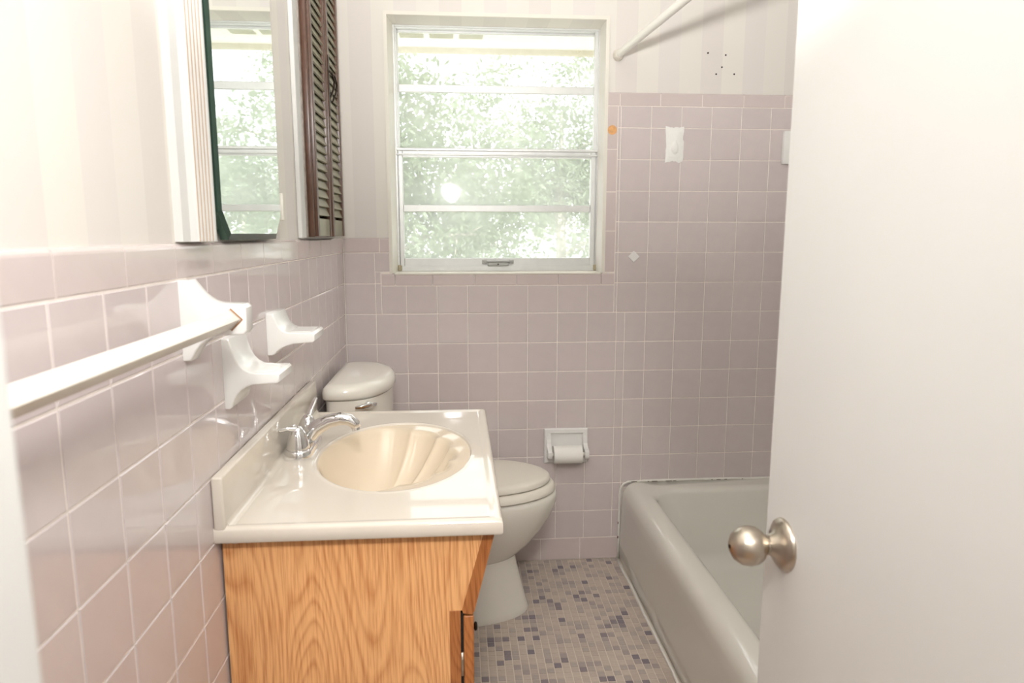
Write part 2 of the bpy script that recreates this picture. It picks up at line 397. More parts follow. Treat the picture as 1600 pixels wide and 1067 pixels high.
# floor mosaic: the 300 pieces nearest the viewer in sight are single parts, the rest one part
MP = 0.02395
cells = []
for i in range(0, int(1.03/MP)+1):
    for j in range(-int(2.24/MP), 0):
        x0, y0 = 0.004+i*MP, j*MP
        if x0+MP > 1.022: continue
        cells.append((x0, y0, random.choices(range(6), [40, 26, 17, 10, 4, 3])[0]))
vis = [c for c in cells if c[0] > 0.43 and c[1] > -0.86 and c[0] > 0.428 and not ((c[0] < 0.615) and (-0.46 < c[1] < -0.18)) and c[0] < 1.0 + 0.0]
vis.sort(key=lambda c: c[1])
chosen = set(c[:2] for c in vis[:300])
rest = [bmesh.new() for _ in range(6)]
for x0, y0, k in cells:
    if (x0, y0) in chosen:
        me = tile_mesh('floor', MP, MP, 'mosaic').copy() if ('m', k) not in tile_cache else tile_cache[('m', k)]
        if ('m', k) not in tile_cache: tile_cache[('m', k)] = me; me.materials.append(MATS['mosaic_%d' % k])
        o = bpy.data.objects.new('mosaic_tile', me); C.objects.link(o); o.parent = floor; o.location = (x0+MP/2, y0+MP/2, 0)
    else:
        bm = rest[k]; s = MP/2-0.001; cx, cy = x0+MP/2, y0+MP/2
        r1 = [bm.verts.new((cx+a*s, cy+b*s, -0.0012)) for a, b in ((-1, -1), (1, -1), (1, 1), (-1, 1))]
        r2 = [bm.verts.new((cx+a*(s-0.0006), cy+b*(s-0.0006), 0)) for a, b in ((-1, -1), (1, -1), (1, 1), (-1, 1))]
        bm.faces.new(r2)
        for q in range(4): bm.faces.new((r1[q], r1[(q+1) % 4], r2[(q+1) % 4], r2[q]))
me_all = bpy.data.meshes.new('mosaic_field'); full = bmesh.new()
for k, bm in enumerate(rest):
    n0 = len(full.faces)
    vm = {v: full.verts.new(v.co) for v in bm.verts}
    for f in bm.faces:
        nf = full.faces.new([vm[v] for v in f.verts]); nf.material_index = k
    bm.free()
for k in range(6): me_all.materials.append(MATS['mosaic_%d' % k])
full.to_mesh(me_all); full.free()
tag(link_mesh('mosaic_field', me_all, None, floor), kind='stuff')

# ------------------------------------------------------------------ window
win = thing('window_1', (0.55, 0.1, 1.115), 'white aluminium single-hung window with dusty panes over the toilet', 'window', kind='structure')
bm = bmesh.new()   # plaster reveal from the wall face back to the frame
FX0, FX1, FZ0, FZ1 = 0.184, 0.934, 1.116, 1.998
o4 = [(WX0, WZ0), (WX1, WZ0), (WX1, WZ1), (WX0, WZ1)]; i4 = [(FX0, FZ0), (FX1, FZ0), (FX1, FZ1-0.006), (FX0, FZ1-0.006)]
lip = 0.012
e4 = [(WX0-lip, WZ0), (WX1+lip, WZ0), (WX1+lip, WZ1+lip), (WX0-lip, WZ1+lip)]
rings = [[(p[0], TH-0.001, p[1]) for p in e4], [(p[0], -0.001, p[1]) for p in e4], [(p[0], -0.001, p[1]) for p in o4], [(p[0], 0.13, p[1]) for p in i4]]
R = [[bm.verts.new(p) for p in r] for r in rings]
for a, b in zip(R, R[1:]):
    for i in (1, 2, 3): bm.faces.new((a[i], a[(i+1) % 4], b[(i+1) % 4], b[i]))
bm.faces.new((R[2][0], R[2][1], R[3][1], R[3][0]))
obj('window_reveal', bm, 'cream_paint', win)
def frame_rect(name, x0, x1, z0, z1, wl, wr, wb, wt, y0, y1, m='aluminium', parent=win, bev=0.0015):
    bm = bmesh.new()
    box(bm, x0, x0+wl, y0, y1, z0, z1, bev); box(bm, x1-wr, x1, y0, y1, z0, z1, bev)
    box(bm, x0+wl, x1-wr, y0+0.001, y1-0.001, z0, z0+wb, bev); box(bm, x0+wl, x1-wr, y0+0.001, y1-0.001, z1-wt, z1, bev)
    return obj(name, bm, m, parent)
frame_rect('window_frame', FX0-0.004, FX1+0.004, FZ0, FZ1, 0.010, 0.010, 0.020, 0.012, 0.115, 0.168)
frame_rect('jamb_track', FX0+0.004, FX1-0.004, FZ0+0.018, FZ1-0.01, 0.006, 0.014, 0.003, 0.006, 0.128, 0.150)
us = frame_rect('upper_sash', 0.190, 0.930, 1.553, 1.985, 0.007, 0.007, 0.018, 0.010, 0.150, 0.165)
ls = frame_rect('lower_sash', 0.192, 0.924, 1.133, 1.562, 0.015, 0.016, 0.032, 0.028, 0.120, 0.146)
bm = bmesh.new(); box(bm, 0.197, 0.923, 0.152, 0.163, 1.768, 1.796, 0.002); obj('muntin', bm, 'aluminium', us)
bm = bmesh.new(); box(bm, 0.207, 0.908, 0.126, 0.140, 1.3365, 1.3615, 0.002); obj('muntin', bm, 'aluminium', ls)
bm = bmesh.new(); box(bm, 0.186, 0.932, 0.114, 0.123, 1.556, 1.566, 0.002); box(bm, 0.186, 0.932, 0.112, 0.121, 1.540, 1.546, 0.002); obj('meeting_rail', bm, 'aluminium', ls)
for par, x0, x1, z0, z1, y in ((us, 0.197, 0.923, 1.571, 1.770, 0.158), (us, 0.197, 0.923, 1.794, 1.975, 0.158), (ls, 0.207, 0.908, 1.165, 1.338, 0.133), (ls, 0.207, 0.908, 1.360, 1.535, 0.133)):
    bm = bmesh.new(); vs = [bm.verts.new(p) for p in ((x0, y, z0), (x1, y, z0), (x1, y, z1), (x0, y, z1))]; bm.faces.new(vs)
    obj('pane', bm, 'dusty_glass', par)
bm = bmesh.new(); box(bm, 0.501, 0.611, 0.108, 0.120, 1.150, 1.156, 0.0015); box(bm, 0.518, 0.596, 0.106, 0.121, 1.136, 1.149, 0.002); box(bm, 0.497, 0.515, 0.111, 0.121, 1.143, 1.159, 0.002); box(bm, 0.598, 0.616, 0.111, 0.121, 1.143, 1.159, 0.002)
lt = obj('sash_latch', bm, 'zinc', ls); tag(lt, 'small grey metal sash latch')
bm = bmesh.new(); lathe(bm, [(0, 0.003), (0.002, 0.003)], (0.557, 0.1055, 1.1425), (0, -1, 0), 10); obj('screw', bm, 'dark_metal', lt)
bm = bmesh.new(); box(bm, WX0+0.004, WX1-0.004, -0.002, 0.118, 1.110, 1.1165, 0.002); obj('window_sill', bm, 'cream_paint', win)
for x in (0.190, 0.928):
    bm = bmesh.new(); box(bm, x-0.007, x+0.007, 0.108, 0.118, 1.118, 1.140, 0.003); obj('corner_clip', bm, 'fascia', win)

# ------------------------------------------------------------------ outside: eave, lawn, trees
eave = thing('roof_eave', (0.5, 0.4, 2.1), 'cream roof eave with soffit vents seen through the window top', 'eave')
boxo('soffit_board', (-2.5, 4.5, 0.17, 0.645, 2.05, 2.075), 'soffit', eave)
boxo('fascia_board', (-2.5, 4.5, 0.645, 0.675, 2.030, 2.25), 'fascia', eave)
boxo('roof_deck', (-2.5, 4.5, -4.5, 0.64, 2.58, 2.62), 'fascia', eave)
for k in range(3):
    x0 = 0.180 + 0.1205*k
    bm = bmesh.new(); box(bm, x0, x0+0.096, 0.424, 0.497, 2.047, 2.051, 0.001); obj('soffit_vent', bm, 'vent_screen', eave)
slab('ground', [(-40, 40, 0.17, 60, -0.7, -0.6)], 'lawn', 'bright lawn outside beyond the window', 'lawn')
def make_tree(loc, label, n, size, spread, center, leafm, nb=9):
    t = thing('tree', loc, label, 'tree', 'trees outside the window')
    L = Vector(loc); bm = bmesh.new()
    top = L + Vector((0.1, 0, center[2] + spread[2]*0.5))
    tube(bm, [L, L.lerp(top, 0.35)+Vector((0.08, 0, 0)), L.lerp(top, 0.7), top], [0.13, 0.1, 0.07, 0.03], 10); obj('trunk', bm, 'bark', t, True)
    bm = bmesh.new()
    for k in range(nb):
        s = L.lerp(top, 0.3+0.6*k/nb); a = random.uniform(0, 6.28)
        e = s + Vector((math.cos(a)*spread[0]*0.9, math.sin(a)*spread[1]*0.6, random.uniform(-0.1, 0.6)))
        mid = s.lerp(e, 0.5) + Vector((0, 0, random.uniform(0.0, 0.25)))
        tube(bm, [s, mid, e], [0.035, 0.022, 0.008], 7)
        for q in range(4):
            b0 = mid.lerp(e, random.random()); b1 = b0 + Vector((random.uniform(-.5, .5), random.uniform(-.4, .4), random.uniform(-.35, .35)))
            tube(bm, [b0, b1], [0.012, 0.004], 5)
    obj('branches', bm, 'bark', t, True)
    # leaves gathered in clumps
    nc = max(30, n//160); cl = np.clip(np.random.normal(0, 1, (nc, 3)), -1.7, 1.7) * (np.array(spread)*0.55) + np.array(loc) + np.array(center)
    ids = np.random.randint(0, nc, n); c = cl[ids] + np.random.normal(0, 0.17*spread[0]/1.6, (n, 3))
    a = np.random.normal(0, 1, (n, 3)); a /= np.linalg.norm(a, axis=1)[:, None]
    b = np.cross(a, np.random.normal(0, 1, (n, 3))); b /= np.linalg.norm(b, axis=1)[:, None]
    s = size*np.random.uniform(0.6, 1.3, (n, 1))
    V = np.empty((n, 4, 3)); V[:, 0] = c - a*s; V[:, 1] = c + b*s*0.45; V[:, 2] = c + a*s; V[:, 3] = c - b*s*0.45
    me = bpy.data.meshes.new('foliage'); me.from_pydata(V.reshape(-1, 3).tolist(), [], np.arange(4*n).reshape(n, 4).tolist()); me.update()
    tag(link_mesh('foliage', me, leafm, t), kind='stuff')
make_tree((-0.7, 6.0, -0.6), 'leafy tree with pale branches outside the left window half', 15000, 0.045, (1.6, 1.0, 1.3), (0.3, 0, 2.3), 'leaf_a')
make_tree((2.1, 9.6, -0.6), 'tallest pale green tree outside the right window half', 16000, 0.05, (1.8, 1.1, 1.7), (0, 0, 3.0), 'leaf_b')
make_tree((4.6, 6.4, -0.6), 'leafy tree outside, seen only in the mirror', 15000, 0.045, (1.6, 1.0, 1.5), (0, 0, 2.6), 'leaf_a')
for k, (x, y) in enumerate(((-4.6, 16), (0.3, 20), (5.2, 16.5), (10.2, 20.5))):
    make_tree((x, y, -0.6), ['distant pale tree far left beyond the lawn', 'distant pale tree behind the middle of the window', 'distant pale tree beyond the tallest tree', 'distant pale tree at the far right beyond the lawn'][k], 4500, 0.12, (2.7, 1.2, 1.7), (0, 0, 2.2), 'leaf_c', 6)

# ------------------------------------------------------------------ things on the left wall above the tile
# fluted pilaster
bm = bmesh.new(); y0, y1 = -1.437, -1.333
prof = [(y0, -TH), (y0, 0.004), (y0+0.018, 0.008), (y0+0.026, 0.016)]
n = 5; a0, a1 = y0+0.026, y1-0.008
for k in range(n):
    s = a0 + (a1-a0)*k/n; w = (a1-a0)/n
    prof += [(s, 0.018), (s+w*0.25, 0.0163), (s+w*0.5, 0.0157), (s+w*0.75, 0.0163)]
prof += [(a1, 0.018), (y1-0.002, 0.018), (y1, 0.014), (y1, -TH)]
v0 = [bm.verts.new((p[1], p[0], CT+0.001)) for p in prof]; v1 = [bm.verts.new((p[1], p[0], 2.25)) for p in prof]
for i in range(len(prof)): bm.faces.new((v0[i], v0[(i+1) % len(prof)], v1[(i+1) % len(prof)], v1[i]))
bm.faces.new(v0); bm.faces.new(v1)
fm = thing('fluted_moulding', (0.0, -1.385, CT), 'white fluted wooden moulding standing on the tile beside the mirror', 'moulding')
obj('moulding_board', bm, 'white_paint', fm)
for k in range(n):
    s = a0 + (a1-a0)*(k+0.5)/n
    bm = bmesh.new(); box(bm, 0.012, 0.0166, s-0.0022, s+0.0022, CT+0.001, 2.249); obj('groove', bm, 'bare_wood', fm)
# mirror with bevelled edge and clipped corners
mir = thing('wall_mirror', (0.012, -1.09, 1.244), 'frameless mirror with clipped lower corners on the left wall', 'mirror')
def octo(y0, y1, z0, z1, c): return [(y0+c, z0), (y1-c, z0), (y1, z0+c), (y1, z1-c), (y1-c, z1), (y0+c, z1), (y0, z1-c), (y0, z0+c)]
yo = (-1.303, -0.897, 1.2445, 2.02); bw = 0.011
O1 = octo(*yo, 0.046); O2 = octo(yo[0]+bw, yo[1]-bw, yo[2]+bw, yo[3]-bw, 0.046-0.586*bw)
bm = bmesh.new()
A = [bm.verts.new((-0.002, p[0], p[1])) for p in O1]; B = [bm.verts.new((0.011, p[0], p[1])) for p in O1]
bm.faces.new(A)
for i in range(8): bm.faces.new((A[i], A[(i+1) % 8], B[(i+1) % 8], B[i]))
B2 = [bm.verts.new((0.0145, p[0], p[1])) for p in O2]
for i in range(8): bm.faces.new((B[i], B[(i+1) % 8], B2[(i+1) % 8], B2[i]))
tag(obj('bevel', bm, 'mirror_edge', mir), 'dark green bevelled glass edge')
bm = bmesh.new(); bm.faces.new([bm.verts.new((0.0146, p[0], p[1])) for p in O2]); obj('mirror_glass', bm, 'mirror_silver', mir)
boxo('mirror_clip', (-TH, 0.018, -0.894, -0.884, 1.285, 1.345), 'bar_plastic', mir, 0.002)
# painted strip beside the shutters
bm = bmesh.new(); box(bm, -TH, 0.004, -0.650, -0.596, CT+0.001, 2.3, 0.003)
tag(obj('painted_batten', bm, 'white_paint'), 'thin white painted batten beside the brown shutters', 'batten')
# louvred shutters
sh = thing('louvred_shutter', (0.0, -0.35, 1.245), 'brown louvred folding shutter hung on the wall beside the window', 'shutter')
boxo('hanging_strip', (-TH, 0.006, -0.592, -0.575, 1.246, 2.1), 'shutter_worn', sh, 0.002)
boxo('back_board', (-TH, 0.002, -0.575, -0.11, 1.25, 2.1), 'shutter_brown', sh)
def shutter_panel(y0, y1, x0, x1):
    z0, z1 = 1.248, 2.1; st = 0.026
    p = boxo('shutter_panel', (x0, x1, y0, y0+st, z0, z1), 'shutter_brown', sh, 0.002)
    boxo('stile', (x0, x1, y1-st, y1, z0, z1), 'shutter_brown', p, 0.002)
    boxo('bottom_rail', (x0+0.002, x1-0.002, y0+st, y1-st, z0, z0+0.05), 'sage_sheen', p, 0.002)
    me = None; pitch = 0.0255; z = z0+0.058
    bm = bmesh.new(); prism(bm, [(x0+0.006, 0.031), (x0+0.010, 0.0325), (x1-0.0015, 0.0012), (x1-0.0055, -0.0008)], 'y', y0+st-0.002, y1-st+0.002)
    bmesh.ops.recalc_face_normals(bm, faces=bm.faces); me = bpy.data.meshes.new('slat'); bm.to_mesh(me); bm.free(); me.materials.append(MATS['sage_sheen'])
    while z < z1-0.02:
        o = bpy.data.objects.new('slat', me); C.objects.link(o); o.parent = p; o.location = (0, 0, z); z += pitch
    return p
boxo('frame_edge', (0.002, 0.020, -0.575, -0.555, 1.247, 2.1), 'shutter_brown', sh, 0.002)
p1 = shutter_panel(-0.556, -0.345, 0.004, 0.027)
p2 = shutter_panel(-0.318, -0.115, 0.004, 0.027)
boxo('meeting_stile', (0.004, 0.031, -0.343, -0.320, 1.247, 2.1), 'shutter_brown', sh, 0.003)
for y in (-0.33, -0.285):
    bm = bmesh.new(); pts = [(0.03, y, 1.735), (0.040, y+0.004, 1.725), (0.044, y+0.02, 1.705), (0.040, y+0.026, 1.685), (0.034, y+0.012, 1.662), (0.031, y, 1.648)]
    tube(bm, pts, [0.0025, 0.003, 0.003, 0.003, 0.0025, 0.002], 8); obj('hook', bm, 'dark_metal', sh, True)
boxo('latch_plate', (0.030, 0.033, -0.340, -0.324, 1.60, 1.775), 'dark_metal', sh, 0.001)

# ------------------------------------------------------------------ ceramic fixtures on the left wall
def curve(p0, p1, p2, n=7): return [tuple((1-t)**2*a + 2*t*(1-t)*b + t*t*c for a, b, c in zip(p0, p1, p2)) for t in [k/(n-1) for k in range(n)]]
def bracket(name, y0, y1, prof, label, cat, parent=None, extra=None):
    t = parent or thing(name, (0, (y0+y1)/2, min(p[1] for p in prof)), label, cat)
    bm = bmesh.new(); prism(bm, prof, 'y', y0, y1)
    bmesh.ops.recalc_face_normals(bm, faces=bm.faces)
    bmesh.ops.bevel(bm, geom=[e for e in bm.edges if abs(e.verts[0].co.y - e.verts[1].co.y) < 1e-6], offset=0.003, segments=3, profile=0.5, affect='EDGES', clamp_overlap=True)
    o = obj('body' if not parent else 'post', bm, 'ceramic', t, True, 40)
    return t, o
def post_prof(xe, zt, zb, at, ab, xp=0.014):
    return [(-0.002, zt), (xp, zt)] + curve((xp+0.004, zt-0.004), (0.036, at), (xe-0.035, at))[1:] + [(xe-0.005, at-0.001), (xe, at-0.006), (xe, ab+0.006), (xe-0.005, ab)] + curve((xe-0.030, ab), (0.028, ab-0.002), (xp, zb+0.006))[1:] + [(xp-0.004, zb), (-0.002, zb)]
tb = thing('towel_bar', (0, -1.74, 1.068), 'cream towel bar in white ceramic posts on the left wall', 'towel bar')
for y in (-1.46, -2.075):
    bracket('post', y, y+0.036, post_prof(0.094, 1.188, 1.068, 1.153, 1.107), None, None, tb)
bx_, bz_ = 0.071, 1.130; hd = 0.0145
bm = bmesh.new(); prism(bm, [(bx_-hd, bz_), (bx_, bz_+hd), (bx_+hd, bz_), (bx_, bz_-hd)], 'y', -2.05, -1.447)
bmesh.ops.bevel(bm, geom=[e for e in bm.edges if abs(e.verts[0].co.y - e.verts[1].co.y) > 0.1], offset=0.0018, segments=2, profile=0.5, affect='EDGES')
obj('bar', bm, 'bar_plastic', tb, True, 40)
bm = bmesh.new(); h2 = 0.0170
A = [bm.verts.new((bx_+0.002+a*h2, -1.4605, bz_+b*h2)) for a, b in ((-1, 0), (0, 1), (1, 0), (0, -1))]
B = [bm.verts.new((bx_+0.001+a*(hd+0.0005), -1.4612, bz_+b*(hd+0.0005))) for a, b in ((-1, 0), (0, 1), (1, 0), (0, -1))]
for i in range(4): bm.faces.new((A[i], A[(i+1) % 4], B[(i+1) % 4], B[i]))
tag(obj('socket_edge', bm, 'rust', tb), 'rust-stained edge of the bar socket')
# soap dish
sd, sdo = bracket('soap_dish', -1.2956, -1.198, [(-0.002, 1.0764), (0.013, 1.0764)] + curve((0.015, 1.073), (0.02, 1.018), (0.055, 1.016))[1:] + [(0.090, 1.016), (0.094, 1.012), (0.094, 1.000), (0.090, 0.997)] + curve((0.062, 0.997), (0.02, 0.995), (0.012, 0.956))[1:] + [(0.007, 0.952), (-0.002, 0.952)],
              'white ceramic soap dish below the towel bar post', 'soap dish')
bm = bmesh.new(); cx_, cy_ = 0.056, -1.247
for k in range(1): pass
rings = []
for r, dz in ((1.0, 0.0025), (0.97, 0.004), (0.90, 0.003), (0.82, 0.0012)):
    rings.append([(cx_+0.030*r*math.cos(2*math.pi*q/32), cy_+0.042*r*math.sin(2*math.pi*q/32), 1.0162+dz-0.0025) for q in range(32)])
loft(bm, rings, False, True); obj('dish_rim', bm, 'ceramic', sd, True)
# tumbler / toothbrush holder
th, tho = bracket('tumbler_holder', -1.015, -0.908, [(-0.002, 1.0883), (0.015, 1.0883)] + curve((0.017, 1.085), (0.022, 1.048), (0.05, 1.0465))[1:] + [(0.094, 1.0465), (0.099, 1.042), (0.099, 1.029), (0.095, 1.0255)] + curve((0.066, 1.0245), (0.026, 1.018), (0.014, 1.000))[1:] + [(0.008, 0.9976), (-0.002, 0.9976)],
              'white ceramic tumbler holder between the soap dish and the corner', 'tumbler holder')
bm = bmesh.new(); box(bm, 0.045, 0.088, -1.0, -0.922, 1.0462, 1.0478, 0.0007); obj('groove_plate', bm, 'ceramic', th)

# ------------------------------------------------------------------ vanity
VY0, VY1 = -1.3905, -0.632; VX = 0.479; VT = 0.772
van = thing('vanity_cabinet', (0.2, -1.0, 0.0), 'oak vanity cabinet with slanted front under the cream sink top', 'cabinet')
SY = -1.365
bm = bmesh.new()
prof = [(0.004, 0.0), (0.335, 0.0), (0.335, 0.09), (0.386, 0.09), (0.386, 0.597), (0.408, 0.597), (0.447, 0.742), (0.004, 0.742)]
prism(bm, prof, 'y', SY, SY+0.016)
for v in bm.verts: pass
obj('side_panel', bm, 'oak_panel', van)
bm = bmesh.new(); prism(bm, prof, 'y', VY1+0.012, VY1+0.028); obj('side_panel', bm, 'oak_panel', van)
bm = bmesh.new()
prism(bm, [(0.4075, 0.5985), (0.4095, 0.5915), (0.4245, 0.5885), (0.4295, 0.594), (0.4665, 0.742), (0.447, 0.742)], 'y', SY-0.0005, VY1+0.03); obj('slanted_front', bm, 'oak_trim', van)
bm = bmesh.new(); box(bm, 0.3855, 0.405, SY-0.001, SY+0.035, 0.09, 0.597, 0.001); box(bm, 0.3855, 0.405, VY1-0.02, VY1+0.028, 0.09, 0.597, 0.001); box(bm, 0.3855, 0.405, SY+0.035, VY1-0.02, 0.56, 0.597, 0.001); box(bm, 0.3855, 0.405, SY+0.035, VY1-0.02, 0.09, 0.13, 0.001)
obj('face_frame', bm, 'oak_trim', van)
boxo('cabinet_back', (0.392, 0.400, SY+0.03, VY1, 0.12, 0.57), 'black_gap', van)
boxo('hinge_gap', (0.405, 0.4095, SY+0.004, SY+0.05, 0.095, 0.59), 'black_gap', van)
d = boxo('door', (0.4098, 0.4285, SY+0.001, VY1+0.026, 0.10, 0.585), 'oak_trim', van, 0.003)
bm = bmesh.new(); lathe(bm, [(0, 0.0035), (0.005, 0.0035), (0.007, 0.009), (0.010, 0.0105), (0.013, 0.008), (0.014, 0.002)], (0.4285, -1.03, 0.362), (1, 0, 0), 20)
tag(obj('knob', bm, 'dark_metal', d, True), 'small dark cabinet knob')
for z in (0.50, 0.15):
    bm = bmesh.new(); lathe(bm, [(0, 0.0035), (0.045, 0.0035)], (0.4072, SY+0.0025, z-0.03), (0, 0, 1), 10); obj('hinge', bm, 'nickel', d, True)
# chipped edge of the panel
bm = bmesh.new(); rnd = random.Random(3)
vs0, vs1 = [], []
for k in range(16):
    x = 0.006 + 0.085*k/15; vs0.append(bm.verts.new((x, SY-0.0012, 0.7425))); vs1.append(bm.verts.new((x, SY-0.0004, 0.7425-0.0035-rnd.random()*0.006*(1-k/18))))
for k in range(15): bm.faces.new((vs0[k], vs0[k+1], vs1[k+1], vs1[k]))
tag(obj('chipped_edge', bm, 'mosaic_0', van), 'chipped tan particleboard edge')

top = thing('bathroom_sink', (0.24, -1.01, 0.748), 'cream cultured marble sink top with bone shell basin and backsplash', 'sink')
SX, SYc, SA, SB = 0.264, -0.998, 0.166, 0.237
NX, NY = 150, 230
def bowl_z(x, y):
    dx, dy = (x-SX)/SA, (y-SYc)/SB; r = math.hypot(dx, dy)
    if r >= 1.0:
        return 0.0
    return None
# flat deck with an elliptical hole, then basin as its own part
N = 192
def ell(s, z, dx=0): return [(SX+dx+SA*s*math.cos(2*math.pi*k/N), SYc+SB*s*math.sin(2*math.pi*k/N), z) for k in range(N)]
def deck_outline():
    # point on the deck rectangle hit by a ray from the bowl centre (same angle order)
    pts = []
    x0, x1, y0, y1 = 0.0, VX, VY0, VY1
    for k in range(N):
        c, s = SA*math.cos(2*math.pi*k/N), SB*math.sin(2*math.pi*k/N)
        t = min([(x1-SX)/c if c > 1e-9 else 9e9, (x0-SX)/c if c < -1e-9 else 9e9, (y1-SYc)/s if s > 1e-9 else 9e9, (y0-SYc)/s if s < -1e-9 else 9e9])
        pts.append([SX+c*t, SYc+s*t])
    for cx, cy in ((x0, y0), (x0, y1), (x1, y0), (x1, y1)):
        k = min(range(N), key=lambda i: (pts[i][0]-cx)**2+(pts[i][1]-cy)**2); pts[k] = [cx, cy]
    return pts
out = deck_outline()
def inset(p, d): return (min(max(p[0], 0.0+d*0), VX-d), min(max(p[1], VY0+d), VY1-d))
rings = [ell(1.0, VT-0.0035), ell(1.006, VT-0.001), ell(1.018, VT+0.0012), ell(1.035, VT+0.0010), ell(1.05, VT), ell(1.065, VT)]
rings.append([(*inset(p, 0.026), VT) for p in out])
o1 = [inset(p, 0.020) for p in out]
rings.append([(p[0], p[1], VT) for p in o1])
rings.append([(*inset(p, 0.014), VT+0.0025) for p in out]); rings.append([(*inset(p, 0.006), VT+0.0028) for p in out]); rings.append([(*inset(p, 0.002), VT+0.0008) for p in out])
rings.append([(p[0], p[1], VT-0.003) for p in out]); rings.append([(p[0], p[1], VT-0.021) for p in out]); rings.append([(*inset(p, 0.003), VT-0.025) for p in out]); rings.append([(*inset(p, 0.03), VT-0.025) for p in out])
bm = bmesh.new(); loft(bm, rings, False, False); obj('deck', bm, 'marble', top, True, 50)
# shell basin
rings = []; M_ = 30; DX = -0.045
for j in range(M_+1):
    t = j/M_                       # 0 rim .. 1 drain
    s = 1-t
    ring = []
    for k in range(N):
        a = 2*math.pi*k/N; ca, sa = math.cos(a), math.sin(a)
        # outer line scalloped on the front (x+) half, fanning from the back
        fan = math.atan2(sa*SB, ca*SA+0.22); w = max(0.0, min(1.0, (ca+0.45)/0.9)); w = w*w*(3-2*w)
        sc = abs(math.sin(fan*10.5+1.57)); scal = w*(1-sc**0.7)
        if t < 0.10:
            ss = 1.0 - 0.17*w*(t/0.10) - (0.035*(t/0.10))*(1-w); z = -0.0035 - 0.004*(t/0.10)
            ss -= scal*0.085*(t/0.10)
        else:
            q = (t-0.10)/0.90
            base = 1.0-0.17*w-0.035*(1-w)-scal*0.085*(1-q)
            ss = base*(1-q)**0.85 + 0.02*q
            z = -0.0075 - 0.125*(1-(1-q)**2.3) + scal*0.017*math.sin(math.pi*min(1, q*1.15))*(1-q)
        ring.append((SX+SA*ss*ca+DX*(t**1.1), SYc+SB*ss*sa, VT+z))
    rings.append(ring)
bm = bmesh.new(); loft(bm, rings, False, True); bs = obj('basin', bm, 'bone_marble', top, True); tag(bs, 'bone coloured fluted shell basin')
bm = bmesh.new(); lathe(bm, [(0, 0.020), (0.003, 0.020), (0.004, 0.016), (0.002, 0.012)], (SX+DX, SYc, VT-0.1335), (0, 0, 1), 24); obj('drain', bm, 'chrome', top, True)
# backsplash along the wall
bm = bmesh.new(); box(bm, 0.0005, 0.019, VY0, VY1, VT-0.002, 0.862, 0.004, 3); obj('backsplash', bm, 'marble', top, True, 40)
bm = bmesh.new(); prism(bm, [(0.018, VT-0.001), (0.030, VT+0.0003)] + curve((0.028, VT+0.0008), (0.0195, VT+0.001), (0.0188, VT+0.012))[1:], 'y', VY0+0.012, VY1-0.004); obj('cove', bm, 'marble', top, True, 60)

# ------------------------------------------------------------------ faucet
fc = thing('faucet', (0.058, -0.972, VT), 'chrome two-handle centerset faucet on the cream sink top', 'faucet')
FY = -0.972; FX = 0.056
def pill(hl, r, z, n=40):
    pts = []
    for k in range(n):
        a = 2*math.pi*k/n; s = 1 if math.sin(a) >= 0 else -1
        pts.append((FX+r*math.cos(a), FY+s*hl+r*math.sin(a), z))
    return pts
bm = bmesh.new(); loft(bm, [pill(0.052, 0.0305, VT+0.0005), pill(0.052, 0.031, VT+0.004), pill(0.052, 0.0295, VT+0.017), pill(0.051, 0.0275, VT+0.021), pill(0.050, 0.020, VT+0.0225)]); obj('base_plate', bm, 'chrome', fc, True, 50)
for s in (-1, 1):
    y = FY+s*0.051
    bm = bmesh.new(); lathe(bm, [(0, 0.025), (0.003, 0.025), (0.010, 0.0235), (0.026, 0.0195), (0.040, 0.0145), (0.048, 0.009), (0.051, 0.001)], (FX, y, VT+0.0215), (0, 0, 1), 28); hb = obj('handle', bm, 'chrome', fc, True)
    bm = bmesh.new()
    if s < 0: pts = [(FX+0.004, y, VT+0.058), (FX-0.006, y-0.004, VT+0.066), (FX-0.020, y-0.009, VT+0.068), (FX-0.034, y-0.012, VT+0.0655), (FX-0.042, y-0.014, VT+0.0635)]
    else: pts = [(FX+0.002, y, VT+0.056), (FX+0.004, y+0.006, VT+0.070), (FX+0.007, y+0.014, VT+0.083), (FX+0.012, y+0.021, VT+0.096), (FX+0.016, y+0.026, VT+0.104)]
    tube(bm, pts, [(0.008, 0.010), (0.007, 0.0085), (0.0045, 0.0075), (0.004, 0.0075), (0.003, 0.005)], 14); obj('lever', bm, 'chrome', hb, True)
bm = bmesh.new()
tube(bm, [(FX-0.004, FY, VT+0.012), (FX+0.010, FY, VT+0.034), (FX+0.032, FY, VT+0.054), (FX+0.058, FY, VT+0.068), (FX+0.084, FY, VT+0.073), (FX+0.104, FY, VT+0.070), (FX+0.116, FY, VT+0.060), (FX+0.119, FY, VT+0.052)],
     [0.021, 0.020, 0.0175, 0.0155, 0.0145, 0.0135, 0.012, 0.0105], 20); sp = obj('spout', bm, 'chrome', fc, True)
bm = bmesh.new(); lathe(bm, [(0, 0.0095), (0.010, 0.0095), (0.010, 0.007)], (FX+0.115, FY, VT+0.056), (0.25, 0, -1), 20); obj('aerator', bm, 'chrome', sp, True, 40)
bm = bmesh.new(); tube(bm, [(FX-0.020, FY, VT+0.015), (FX-0.020, FY, VT+0.055)], 0.0025, 8); lathe(bm, [(0, 0.002), (0.002, 0.0055), (0.008, 0.006), (0.011, 0.002)], (FX-0.020, FY, VT+0.052), (0, 0, 1), 14); obj('lift_rod', bm, 'chrome', fc, True)

